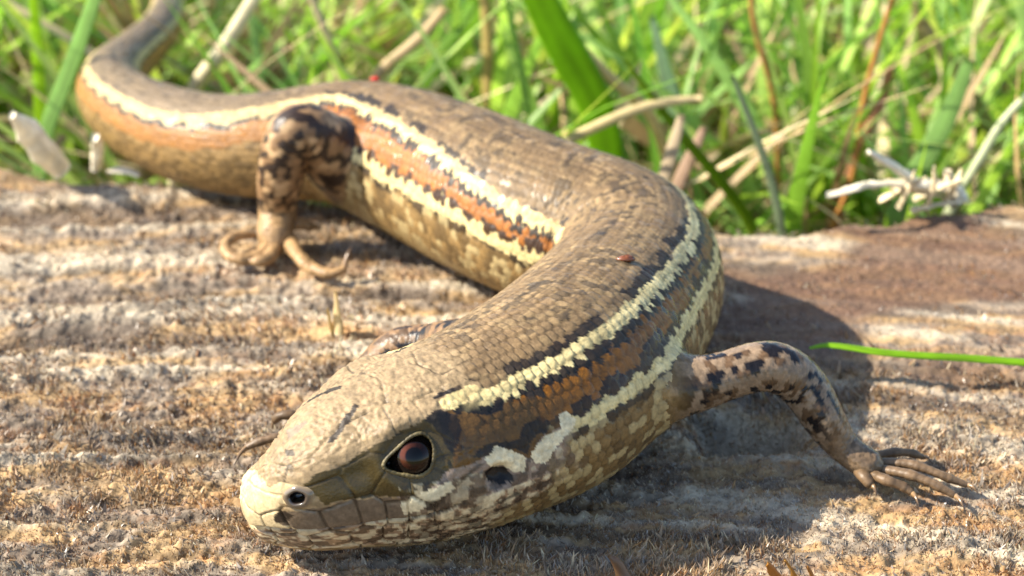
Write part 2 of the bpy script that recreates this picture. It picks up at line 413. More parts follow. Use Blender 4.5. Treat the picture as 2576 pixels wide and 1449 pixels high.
# ---- colours of the body: one class for each scale
K = dict(dorsum=(106, 86, 59), dorsum2=(122, 101, 70), cream=(196, 177, 124), dark=(30, 24, 20), brown=(112, 70, 18), orange=(142, 88, 34),
         flank=(128, 103, 64), speck=(182, 164, 118), belly=(146, 124, 82), tailtop=(112, 98, 78), headtop=(136, 116, 86), rostral=(190, 171, 132),
         lore=(66, 55, 30), labial=(102, 88, 72), jaw=(140, 116, 90), temple=(88, 62, 28), white=(206, 194, 160), black=(20, 17, 17), grey=(128, 112, 98))
K = {k: lin(v) for k, v in K.items()}
sq, tq2 = .5 * bs + .5 * S, .24 * bt + .76 * THD + ROLL(S)
a_ = np.abs(tq2) ; r1 = idrand(bs, bt, 1); r2 = idrand(bs, bt, 2); r3 = idrand(bs, bt, 3)
front = sstep(36, 30, bs)                                       # 1 on the front half
tail = sstep(62, 72, bs)
t1 = T1(sq); t2 = T2(sq)
x = a_ + (r1 - .5) * 3.0 + 1.5 * (noise(S / .25, THD / 3, seed=68) - .5)
w1 = 4.4 + 3.0 * tail; w2 = 3.5
nA = noise(bs / 1.6, np.sign(bt) * 3, seed=71); nB = noise(bs / 1.1, np.sign(bt) * 5 + 1, seed=72); nC = fbm(sq / 1.1, tq2 / 9, seed=73)
COL = np.where((nC > .52)[..., None], K['dorsum2'], K['dorsum']) * (.92 + .16 * r2)[..., None]
COL = COL + (K['tailtop'] - COL) * (.7 * tail)[..., None]
def put(mask, c, amt=1.0):
    global COL
    COL = np.where(mask[..., None], COL * (1 - amt) + np.asarray(c) * (.88 + .24 * r2)[..., None] * amt, COL)
put((a_ < 3.5) & (nA > .58) & (bs > 14), K['dark'], .55)
put((x > t1 - w1 - 9 + 6 * nB) & (x <= t1 - w1) & (nA + .3 * front > .48) & (tail < .5), K['dark'], .92)
put((nC > .60) & (a_ < t1 - 8) & (r3 > .45), K['dark'], .6); pass
saw = np.abs(np.mod(sq / 2.1 + .3 * noise(sq / 3, 0 * sq, seed=74), 1) - .5) * 2
lowedge = t1 + w1 + (2.5 * (r3 - .5) + 4.5 * (np.abs(np.mod(sq / .62 + .5 * noise(sq / 1.5, 0 * sq, seed=79), 1) - .5) * 2 - .5)) * (1 - tail) + tail * 7.0 * (saw - .4)
put((x > t1 - w1) & (x <= lowedge), K['cream'] * (1 - .22 * tail)[..., None])
put((x > t1 - w1) & (x <= t1 - w1 * .1) & (bs > 36), (K['cream'] * .55 + K['dorsum2'] * .6))
db = 3.6 + (2.6 + 2.0 * front) * nB + tail * (1.5 - 3.0 * saw)
put((x > lowedge) & (x <= lowedge + db) , K['dark'], .93)
mid = (x > lowedge + db) & (x <= t2 - w2)
put(mid, K['brown'] * (.9 + .3 * nA)[..., None]); put(mid & (bs > 36), K['orange'])  # front band brown is the hind orange with shade put into the colour
jag = 3.4 + (6 + 2 * front) * (noise(bs / .75, np.sign(bt) * 9, seed=75)) ** 1.3
put((x > t2 - w2 - jag) & (x <= t2 - w2) & (tail < .5), K['dark'], .9)
saw2 = np.abs(np.mod(sq / .95 + .8 * noise(sq / 1.2, np.sign(bt) * 7, seed=76), 1) - .5) * 2
w2b = w2 + (5.5 - 2.5 * front) * saw2 ** 2 - .6
put((x > t2 - w2b) & (x <= t2 + w2) & (tail < .3), K['cream'])
fl = x > t2 + w2
put(fl, K['flank'] * (1 - .22 * front)[..., None]); put(fl & (x <= t2 + w2 + 8 * nB) & (tail < .3), K['dark'], .8)
nF = .6 * r3 + .4 * noise(bs / .8, bt / 9, seed=77); put(fl & (nF > .58), K['speck'], .55); put(fl & (nF < .34) & (x < 125), K['dark'], .42)
put((a_ > 122 + 16 * front) & (bs > 8) & (r3 > .25), K['belly'], .7)
ot = (tail > .3) & (x > lowedge + db) ; put(ot, K['orange'] * .6 + K['flank'] * .5); put(ot & (x > lowedge + db + 22), K['flank'] * 1.1); put(ot & (x > lowedge + db + 22) & (r3 > .7), K['dark'], .4)
ROUGH = np.where(a_ < t1 + 8, .60, .48) + .12 * (r2 - .5)

# ---- head: smooth plates, painted in shapes measured on the photograph
jx = 7 * (fbm(BV[..., 0] * 2.2, BV[..., 1] * 2.2, BV[..., 2] * 2.2, seed=81) - .5); jy = 7 * (fbm(BV[..., 0] * 2.2, BV[..., 1] * 2.2, BV[..., 2] * 2.2 + 40, seed=82) - .5)
QX, QY = BX + 2 * jx, BY + 2 * jy
def inpoly(x, y, poly):
    r = np.zeros(x.shape, bool); n_ = len(poly)
    for k in range(n_):
        x0, y0 = poly[k]; x1, y1 = poly[(k + 1) % n_]
        cnd = ((y0 > y) != (y1 > y)); r ^= cnd & (x < (x1 - x0) * (y - y0) / ((y1 - y0) if y1 != y0 else 1e-9) + x0)
    return r
def zp(pts): return [((800 + a * .5936) / 1.4907, (1300 + b * .5936) / 1.4907) for a, b in pts]
HB = HEADEND + .4 + 2.8 * sstep(42, 54, np.abs(THD)) * sstep(112, 100, np.abs(THD))          # where the head colouring hands over
head = S < HB
grain = fbm(BV[..., 0] * 3, BV[..., 1] * 3, BV[..., 2] * 3, seed=83)
grain2 = fbm(BV[..., 0] * 1.4, BV[..., 1] * 1.4, BV[..., 2] * 1.4, seed=84)
gr3 = noise(BV[..., 0] * 9, BV[..., 1] * 9, BV[..., 2] * 9, seed=89); HCOL = K['headtop'] * (.42 + .62 * grain + .55 * gr3)[..., None]
def hput(mask, c, amt=1.0):
    global HCOL
    HCOL = np.where(mask[..., None], HCOL * (1 - amt) + np.asarray(c) * (.8 + .4 * grain)[..., None] * amt, HCOL)
A = np.abs(THD)
hput((A > 62) & (S > 7), K['grey'])
hput(A > TM(S), K['jaw']); gj = fbm(S / .4, THD / 4, seed=88, oct=2); hput((A > TM(S)) & (gj > .56), K['white'], .6); hput((A > TM(S)) & (gj < .42), K['dark'], .6)
hput((A > 135), K['belly'], .7)
def P(pts, c, amt=1.0, smax=99): hput(inpoly(QX, QY, zp(pts)) & LEFT & (S < smax), K[c], amt)
P([(1340, 470), (1430, 420), (1500, 400), (1700, 370), (1850, 330), (2100, 280), (2380, 130), (2527, 60), (2600, 300), (2420, 380), (2250, 440), (2180, 520), (2080, 560), (2000, 700), (1850, 680), (1750, 660), (1650, 740), (1500, 760), (1450, 600)], 'temple')
P([(560, 890), (640, 800), (800, 760), (1000, 640), (1150, 560), (1340, 470), (1430, 430), (1520, 560), (1500, 760), (1350, 900), (1150, 940), (950, 950), (700, 1000), (640, 940)], 'lore')
P([(380, 1060), (560, 1040), (720, 1010), (950, 960), (1150, 950), (1330, 900), (1600, 800), (1750, 780), (1700, 960), (1600, 960), (1400, 1060), (1200, 1090), (900, 1140), (600, 1165), (400, 1160)], 'labial')
ck = LEFT & (S > 7.2) & (A > 80); gf = fbm(S / .34, THD / 5, seed=87, oct=2); hput(ck & (gf < .42), K['dark'], .6); hput(ck & (gf > .60), K['white'], .35)
P([(100, 900), (200, 780), (270, 780), (330, 880), (370, 890), (420, 1010), (400, 1060), (380, 1100), (560, 1168), (250, 1160), (100, 1150)], 'rostral')
P([(340, 900), (420, 850), (500, 860), (540, 890), (470, 930), (450, 1000), (410, 990)], 'rostral')
P([(390, 1060), (450, 1040), (520, 1070), (440, 1115), (380, 1100)], 'black', .8)
P([(1500, 400), (1600, 360), (1750, 330), (1840, 330), (1830, 400), (1760, 440), (1620, 420), (1540, 430)], 'black')
P([(1850, 290), (2000, 250), (2150, 220), (2130, 290), (1980, 310), (1860, 330)], 'black')
P([(1960, 480), (2060, 440), (2140, 480), (2110, 540), (2040, 560), (1980, 680), (1900, 640), (1800, 640), (1720, 700), (1640, 700), (1680, 640), (1780, 600), (1930, 590)], 'black', .9)
P([(1330, 475), (1430, 400), (1500, 430), (1480, 560), (1400, 545), (1370, 500)], 'black', .9)
P([(1420, 420), (1540, 430), (1570, 540), (1530, 640), (1480, 660), (1440, 560)], 'black', .85)
P([(1550, 480), (1700, 430), (1850, 420), (1900, 480), (1860, 560), (1700, 560), (1600, 560)], 'temple', .8)
P([(1715, 800), (1770, 770), (1870, 780), (1895, 830), (1840, 885), (1750, 870)], 'black')
P([(1710, 710), (1790, 630), (1880, 650), (1965, 700), (1970, 780), (1900, 800), (1850, 765), (1760, 775)], 'white')
P([(2000, 690), (2060, 600), (2120, 540), (2190, 530), (2190, 430), (2230, 410), (2300, 470), (2240, 560), (2160, 640), (2100, 740), (2030, 730)], 'white')
P([(1180, 980), (1330, 900), (1490, 830), (1515, 880), (1400, 950), (1300, 1010), (1200, 1050)], 'white', .85)
P([(1330, 955), (1400, 945), (1415, 995), (1350, 1015)], 'black', .85)
P([(715, 600), (800, 480), (895, 365), (925, 375), (860, 480), (765, 605)], 'black', .9)
P([(445, 655), (510, 645), (525, 690), (455, 695)], 'dark', .8); P([(455, 720), (490, 715), (500, 780), (475, 790)], 'dark', .5)
P([(470, 560), (540, 490), (600, 450), (610, 465), (550, 530), (480, 590)], 'grey', .7)
P([(1385, 310), (1470, 275), (1550, 235), (1570, 260), (1500, 300), (1400, 330)], 'dark')
P([(1690, 160), (1760, 140), (1800, 165), (1720, 175)], 'dark'); P([(1590, 200), (1700, 185), (1760, 210), (1650, 220)], 'dark')
P([(1420, 350), (1560, 265), (1620, 240), (1860, 275), (1850, 315), (1600, 345), (1540, 385), (1490, 405), (1440, 390)], 'cream')
P([(2320, 600), (2380, 480), (2450, 380), (2540, 300), (2600, 330), (2520, 430), (2400, 590), (2350, 640)], 'cream')
hput((np.abs(A - TM(S)) < .8) & (S < sm[-1]), K['dark'], .7)
seeds = [(.1, 0), (2.7, 0), (4.4, 17), (6.9, 0), (5.6, 40), (7.0, 39), (8.4, 38), (9.7, 37), (9.4, 10), (11.2, 0), (11.4, 27), (3.0, 45), (2.3, 64), (4.4, 70), (5.9, 66), (4.3, 52), (6.9, 80), (8.6, 82), (8.2, 55)]
seeds += [(s_, 97) for s_ in (1.3, 2.5, 3.6, 4.7, 5.8, 6.9, 8.1, 9.3)] + [(s_, 116) for s_ in (1.2, 2.6, 4.0, 5.4, 6.8, 8.2, 9.6)] + [(s_, 142) for s_ in (2, 4, 6, 8, 10)]
hv = S < HEADEND + 1
sv = S[hv]; tv = A[hv]; Rr = np.minimum(np.interp(sv, su, RS) * np.sqrt(np.clip(sv / 1.2, 0, 1)), 4.2)
d1 = np.full(sv.shape, 9e9); d2 = d1.copy()
for s_, t_ in seeds:
    d = np.hypot(sv - s_, np.radians(tv - t_) * Rr); b = d < d1; d2 = np.where(b, d1, np.minimum(d2, d)); d1 = np.where(b, d, d1)
seam = np.zeros_like(S); seam[hv] = sstep(.10, .02, d2 - d1); seam *= sstep(.3, .9, S)
HCOL = HCOL * (1 - .72 * seam * sstep(.35, .6, grain2 + .15 * (A > 75)))[..., None]
Hm = HCOL[:, ::-1]; HCOL = np.where(LEFT[..., None], HCOL, Hm)                     # both sides alike
bl = sstep(.9, -.9, S - HB - 2.0 * (grain2 - .5))[..., None]
patch = np.zeros(S.shape, bool)
for pp in ([(2000, 690), (2060, 600), (2120, 540), (2190, 530), (2190, 430), (2230, 410), (2300, 470), (2240, 560), (2160, 640), (2100, 740), (2030, 730)],): patch |= inpoly(QX, QY, zp(pp)) & LEFT
patch |= patch[:, ::-1]
bl = np.where((patch & (S < HB + 4))[..., None], 1, bl)
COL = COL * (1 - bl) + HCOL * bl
COL *= (.86 + .28 * grain)[..., None]
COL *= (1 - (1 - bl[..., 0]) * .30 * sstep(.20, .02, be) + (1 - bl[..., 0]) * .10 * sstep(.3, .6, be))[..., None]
stk = .6 * noise(S / 1.5, THD / 1.3, seed=86) + .4 * noise(S / .5, THD / 2.2, seed=87); COL *= (1 + (1 - bl[..., 0]) * (.4 + .7 * sstep(70, 40, A)) * (stk - .5))[..., None]
glossy = sstep(45, 62, A) * sstep(HEADEND + 1, HEADEND - 2, S)
ROUGH = ROUGH * (1 - bl[..., 0]) + bl[..., 0] * (.55 - .40 * glossy)
ROUGH = np.clip(ROUGH + .2 * (grain - .5) - .28 * (r2 > .82) * (1 - bl[..., 0]), .12, .8)

# ---- relief
headmask = sstep(HEADEND + .8, HEADEND - .8, S + 2.2 * sstep(45, 75, A))
disp = (1 - headmask) * (.050 * (bu + .1) - .045 * sstep(.22, 0, be) + .16 * (S + wob - bs) * (r1 - .5) + .0011 * LN * (THD - bt) * (r3 - .5) * 10) * np.clip(np.interp(S, su, RS) / 3, .25, 1)
pl = np.zeros_like(S); pl[hv] = -(.05 + .08 * sstep(75, 90, tv)) * sstep(.16, .0, d2 - d1)
disp = disp + headmask * pl + headmask * .05 * (grain - .5) * sstep(70, 40, A) + .17 * headmask * (fbm(BV[..., 0] * 5.5, BV[..., 1] * 5.5, BV[..., 2] * 5.5, seed=85, oct=2) - .5) * sstep(55, 35, A)
mz = A - TM(S)
mouth_on = sstep(sm[-1] + .5, sm[-1] - 1.5, S) * sstep(.0, .5, S)
disp -= mouth_on * (.36 * np.exp(-(mz / 1.5) ** 2) + .14 * sstep(0, 3, mz) * sstep(40, 8, mz))
# brow, canthus, eye socket, ear pit, neck fold
ie, je = hit(1042, 1147, smax=HEADEND); se, te = sg[ie], np.degrees(th[je])
Rl = 4.0
de = np.hypot((S - se) / 1.0, np.radians(A - te) * Rl)
disp += .30 * np.exp(-((S - se) / 1.6) ** 2 - ((A - te + 24) / 9) ** 2)
disp += .16 * np.exp(-((de - 1.7) / .45) ** 2)
disp -= .18 * np.exp(-((S - se + 2.6) / 1.3) ** 2 - ((A - te - 2) / 12) ** 2)
ir, jr = hit(1257, 1199, smax=HEADEND + 3); sr, tr_ = sg[ir], np.degrees(th[jr])
disp -= .55 * np.exp(-(np.hypot((S - sr) / .50, np.radians(A - tr_) * Rl / .42)) ** 4)
disp += .30 * np.exp(-((S - sr + 2.2) / 1.8) ** 2 - ((A - 96) / 14) ** 2)
_ep = np.array([(1050, 770), (1130, 650), (1220, 570), (1330, 530), (1400, 590), (1415, 690), (1390, 780), (1300, 835), (1200, 830), (1110, 805)], float); _ec = np.array((1262, 690.0)); eye_poly = zp([tuple(q) for q in _ec + (_ep - _ec) * .88])
ein = inpoly(BX, BY, eye_poly) & LEFT & (S < HEADEND); ein |= ein[:, ::-1]
BV2 = BV + BN * disp[..., None]
EYE = {}
for sd_ in (1, -1):
    jj = je if sd_ > 0 else NT - 1 - je
    EYE[sd_] = (BV2[ie, jj].copy(), BN[ie, jj].copy())
ER = 1.18
disp = np.where(ein, disp - .75, disp)
COL = np.where(ein[..., None], K['black'], COL)
# nostril pit
inn, jn = hit(746, 1252, smax=HEADEND); sn_, tn_ = sg[inn], np.degrees(th[jn])
dn = np.hypot(S - sn_, np.radians(A - tn_) * 2.9)
NOS = {s_: (BV2[inn, jn if s_ > 0 else NT - 1 - jn].copy(), BN[inn, jn if s_ > 0 else NT - 1 - jn].copy()) for s_ in (1, -1)}
disp -= .5 * sstep(.42, .25, dn)
BV = BV + BN * disp[..., None]
print('eye', se, te, 'ear', sr, tr_, 'nostril', sn_, tn_)

# ------------------------------------------------------------------ limbs
def tube(ctrl, rad, m=48, ds=.09, round_end=True, squash=None, u0=(0, 0, 1.0)):
    ctrl = np.asarray(ctrl, float); rad = np.asarray(rad, float)
    t_ = np.r_[0, np.cumsum(np.linalg.norm(np.diff(ctrl, axis=0), axis=1) ** .7)]
    q = np.linspace(0, t_[-1], 600); Cc = spline(t_, ctrl, q); Rr = np.interp(q, t_, rad)
    L = np.r_[0, np.cumsum(np.linalg.norm(np.diff(Cc, axis=0), axis=1))]
    nn = max(8, int(L[-1] / ds)); ss = np.linspace(0, L[-1], nn)
    Cc = np.stack([np.interp(ss, L, Cc[:, i]) for i in range(3)], 1); Rr = gsm(np.interp(ss, L, Rr)[:, None], max(1.2, nn / 40))[:, 0]
    if round_end: Rr = Rr * np.sqrt(np.clip((L[-1] - ss) / (rad[-1] * .9), 0, 1))
    T = unit(np.gradient(Cc, axis=0)); N_ = np.zeros_like(T); u = np.array(u0, float)
    for i in range(nn):
        u = u - (u @ T[i]) * T[i]; u = u / np.linalg.norm(u); N_[i] = u
    Bn = np.cross(T, N_)
    an = np.arange(m) / m * 2 * np.pi
    S_, A_ = np.meshgrid(ss, an, indexing='ij')
    D = N_[:, None] * np.cos(A_)[..., None] * (1 if squash is None else squash) + Bn[:, None] * np.sin(A_)[..., None]
    return dict(V=Cc[:, None] + D * Rr[:, None, None], N=unit(D), S=S_, A=np.degrees(A_), C=Cc, R=Rr, L=L[-1], m=m, n=nn)
def px_r(p, hp): return hp * mm_per_px(p)
LIMBS = []
def limb(pts, m=56, **k):                                       # pts: (px, py, z, half px) or (xyz, half mm)
    ct, rd = [], []
    for p in pts:
        if len(p) == 4: q = at(p[0], p[1], p[2]); ct.append(q); rd.append(px_r(q, p[3]))
        else: ct.append(np.asarray(p[0])); rd.append(p[1])
    d = tube(ct, rd, m=m, **k); LIMBS.append(d); return d
def spine_pt(s, lat, up_):
    c_, t_, u_, l_ = frame(np.array([s])); R = radii(np.array([s]))[0]
    return c_[0] + l_[0] * R[0] * lat + u_[0] * R[1] * up_
TOES = []                                                       # (tube, claw end direction)
def toe(pts, claw_to=None, fat=.66, dz=-.22):
    pts = [(p[0], p[1], p[2] + dz, p[3] * fat / .64) for p in pts]
    ct = [at(*p[:3]) for p in pts]; rd = [px_r(c_, p[3]) * .64 for c_, p in zip(ct, pts)]
    d = tube(ct, rd, m=20, ds=.05, squash=.85); TOES.append((d, ct, rd, claw_to)); return d
# near fore limb
iS, jS = hit(1700, 990, smax=34); s_sh = sg[iS]; print('shoulder s', s_sh, np.degrees(th[jS]))
limb([(spine_pt(s_sh, .45, -.05), 2.3), (spine_pt(s_sh, .92, .0), 1.75), (1830, 944, 5.6, 64), (1935, 922, 5.9, 68), (2012, 962, 4.9, 66), (2070, 1050, 3.2, 58), (2125, 1125, 1.6, 42), (2180, 1165, 1.0, 42), (2225, 1185, .7, 36)], squash=.95)
toe([(2195, 1150, 1.0, 20), (2250, 1138, 1.1, 17), (2300, 1142, .9, 15), (2326, 1152, .6, 11)], (2342, 1163, .35))
toe([(2205, 1165, 1.0, 22), (2290, 1168, 1.25, 19), (2370, 1196, 1.0, 18), (2438, 1222, .55, 13)], (2462, 1244, .2))
toe([(2205, 1180, .95, 22), (2280, 1192, 1.2, 20), (2350, 1218, 1.0, 19), (2408, 1250, .6, 14)], (2427, 1284, .15))
toe([(2190, 1190, .9, 22), (2230, 1208, 1.05, 20), (2275, 1226, .8, 18), (2300, 1244, .55, 14)], (2312, 1276, .1))
toe([(2160, 1185, .9, 24), (2180, 1205, .9, 22), (2196, 1226, .55, 17)], (2206, 1246, .2))
# far fore limb
s_f = s_sh - 1.0
limb([(spine_pt(s_f, -.5, -.05), 2.2), (spine_pt(s_f, -.95, .05), 1.7), (1075, 868, 4.4, 52), (1000, 880, 3.9, 54), (930, 945, 2.6, 50), (830, 1030, 1.5, 42), (750, 1075, 1.0, 40)])
toe([(760, 1075, 1.0, 22), (715, 1095, 1.3, 20), (655, 1110, 1.1, 17), (616, 1128, .7, 14)], (589, 1170, .15))
toe([(765, 1060, 1.0, 22), (735, 1045, 1.5, 20), (706, 1046, 1.5, 18), (690, 1062, .9, 14)], (684, 1080, .4))
toe([(780, 1090, 1.0, 22), (750, 1115, 1.0, 20), (720, 1150, .8, 14)], (705, 1170, .2))
# near hind limb
i6, j6 = hit(850, 330, smin=40); s_h = sg[i6]; print('hip s', s_h)
limb([(spine_pt(s_h, -.35, .0), 2.7), (spine_pt(s_h - .3, -.85, .2), 2.5), (800, 346, 7.2, 74), (748, 332, 7.8, 70), (714, 396, 6.2, 62), (702, 470, 4.1, 56), (698, 530, 2.3, 48), (694, 585, 1.25, 46), (690, 625, .8, 42)])
toe([(680, 610, .8, 22), (640, 648, .7, 21), (592, 650, .8, 18), (566, 622, 1.1, 16), (592, 596, 1.3, 15), (636, 592, 1.0, 12)], (652, 600, .6), .86, -.05)
toe([(690, 625, .8, 22), (668, 652, .75, 20), (630, 660, .7, 14)], (612, 664, .3), .86, -.05)
toe([(725, 600, .9, 24), (748, 640, 1.0, 20), (772, 668, .8, 18), (800, 688, .5, 14)], (812, 700, .1), .86, -.05)
toe([(725, 610, .9, 22), (770, 660, .8, 18), (835, 688, .7, 16), (872, 672, .9, 13)], (886, 618, 2.0), .86, -.05)
toe([(715, 570, 1.3, 22), (750, 562, 1.4, 19), (790, 574, .9, 15)], (808, 580, .5), .86, -.05)
# far hind limb, behind the hip
limb([(spine_pt(s_h, .3, -.1), 2.4), (spine_pt(s_h, .85, -.2), 2.0), (spine_pt(s_h - 3, 1.5, -.4), 1.5), (spine_pt(s_h + 1, 1.8, -.7), 1.0), (spine_pt(s_h + 2.5, 1.7, -.9), .8)])

# soft union of body and limbs
def limb_sdf(Pq, d):
    k = max(1, len(d['C']) // 70); Cc, Rr = d['C'][::k], d['R'][::k]
    best = np.full(len(Pq), 1e9)
    for c_, r_ in zip(Cc, Rr): best = np.minimum(best, np.linalg.norm(Pq - c_, axis=1) - r_)
    return best
def body_sdf(Pq):
    ii = np.arange(0, 3999, 12); Cc = C0[ii]
    out = np.empty(len(Pq))
    for a in range(0, len(Pq), 20000):
        q = Pq[a:a + 20000]; k = np.argmin(((q[:, None] - Cc[None]) ** 2).sum(-1), 1)
        s_ = su[ii[k]]; c_, t_, u_, l_ = frame(s_); R = np.maximum(radii(s_), .05)
        e = q - c_; x_ = (e * l_).sum(1) / R[:, 0]; zz = (e * u_).sum(1); z_ = zz / np.where(zz > 0, R[:, 1], R[:, 2])
        out[a:a + 20000] = (np.hypot(x_, z_) - 1) * np.minimum(R[:, 0], R[:, 1])
    return out
flatV = BV.reshape(-1, 3); flatN = BN.reshape(-1, 3); KS = 1.1
for d in LIMBS:
    near_ = np.where((np.abs(flatV - d['C'][:len(d['C']) // 2].mean(0)).max(1) < 8))[0]
    g_ = limb_sdf(flatV[near_], d); w = np.clip((KS - np.abs(g_)) / KS, 0, 1) * (g_ > -KS)
    flatV[near_] += flatN[near_] * (w ** 2 * KS * .35)[:, None]
    lv = d['V'].reshape(-1, 3); g2 = body_sdf(lv); w = np.clip((KS - np.abs(g2)) / KS, 0, 1)
    d['g'] = g2.reshape(d['S'].shape)
    d['V'] = (lv + d['N'].reshape(-1, 3) * (w ** 2 * KS * .4)[:, None]).reshape(d['V'].shape)

AV, AF, AC, AR, base = [flatV], [grid_faces(len(sg), NT)], [COL.reshape(-1, 3)], [ROUGH.reshape(-1)], len(flatV)
for kk, d in enumerate(LIMBS):
    ls, lt, lu, le = lattice(d['S'] + .2 * (noise(d['S'] / .7, d['A'] / 30, seed=67) - .5), d['A'], .42, 360 / 22.0)
    q1 = idrand(ls + 100 * kk, lt, 5); q2 = idrand(ls + 100 * kk, lt, 6)
    d['V'] = d['V'] + d['N'] * (.045 * lu - .05 * sstep(.22, 0, le))[..., None]
    nz = .45 * q2 + .55 * fbm(ls / .8 + 50 * kk, lt / 26, seed=91, oct=2)
    pale = lin((124, 105, 84)); brn = lin((88, 68, 48)); blk = K['black']
    Lc = np.where((nz > .5)[..., None], pale if kk in (0, 3) else lin((124, 96, 66)), brn)
    Lc = np.where(((nz < .40) & (ls < d['L'] * .84))[..., None], blk * 1.5, Lc)
    if kk == 2: Lc = np.where((nz < .51 - .25 * sstep(d['L'] * .55, d['L'] * .85, ls))[..., None], lin((46, 34, 26)), Lc)
    if kk == 2: Lc = np.where(((q2 > .80) & (ls < d['L'] * .8))[..., None], lin((168, 138, 100)), Lc)
    foot = sstep(d['L'] * .72, d['L'] * .86, d['S'])[..., None]
    Lc = Lc * (1 - foot) + lin((106, 88, 68) if kk < 2 else (148, 120, 84)) * foot * (.6 + .8 * nz)[..., None]
    rt_ = sstep(1.3 if kk != 2 else .3, .1 if kk != 2 else -.3, d['g'] + .8 * (nz - .5))[..., None]; Lc = Lc * (1 - rt_) + K['flank'] * .85 * (.5 + nz)[..., None] * rt_
    Lc = Lc * (.8 + .4 * q1)[..., None]
    AV.append(d['V'].reshape(-1, 3)); AF.append(grid_faces(d['n'], d['m'], base=base)); AC.append(Lc.reshape(-1, 3)); AR.append(((.14 if kk == 0 else .32) + .18 * q2).reshape(-1)); base += d['n'] * d['m']
for kk, (d, ct, rd, cl) in enumerate(TOES):
    bump = .016 * np.abs(np.sin(d['S'] * np.pi / .34)) * np.clip(d['R'] / .3, .4, 1)[:, None]
    bump = bump + .05 * (np.exp(-((d['S'] - d['L'] * .42) / .3) ** 2) + np.exp(-((d['S'] - d['L'] * .78) / .25) ** 2))
    V_ = d['V'] + d['N'] * bump[..., None]
    c_ = lin((100, 80, 58) if kk < 8 else (150, 120, 82)) * (.6 + .8 * noise(d['S'] * 3, d['A'] / 60 + kk * 7, seed=95))[..., None]
    AV.append(V_.reshape(-1, 3)); AF.append(grid_faces(d['n'], d['m'], base=base)); AC.append(c_.reshape(-1, 3)); AR.append(np.full(V_.shape[0] * V_.shape[1], .46)); base += d['n'] * d['m']
org_ = np.array([C0[1200][0], C0[1200][1], 0.0])
skink = empty('skink', org_)
def part(o): o.location = Vector((0, 0, 0)); return o
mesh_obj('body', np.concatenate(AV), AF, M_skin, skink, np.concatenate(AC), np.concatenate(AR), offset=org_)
tag(skink, 'brown striped skink lizard lying in an S-curve on the log', 'lizard')
# claws
for d, ct, rd, cl in TOES:
    if cl is None: continue
    e = at(*cl); b0 = ct[-1] + unit(ct[-2] - ct[-1]) * rd[-1] * .6; mid_ = .5 * (b0 + e) + np.array([0, 0, .16])
    k = tube([b0, mid_, e], [rd[-1] * .8, rd[-1] * .5, .02], m=10, ds=.08, round_end=False)
    kc = np.repeat((lin((50, 38, 28))[None] + (lin((150, 120, 84)) - lin((50, 38, 28)))[None] * (1 - np.linspace(0, 1, k['n']))[:, None])[:, None], k['m'], 1)
    mesh_obj('claw', k['V'].reshape(-1, 3), grid_faces(k['n'], k['m']), M_claw, skink, kc.reshape(-1, 3), offset=org_)

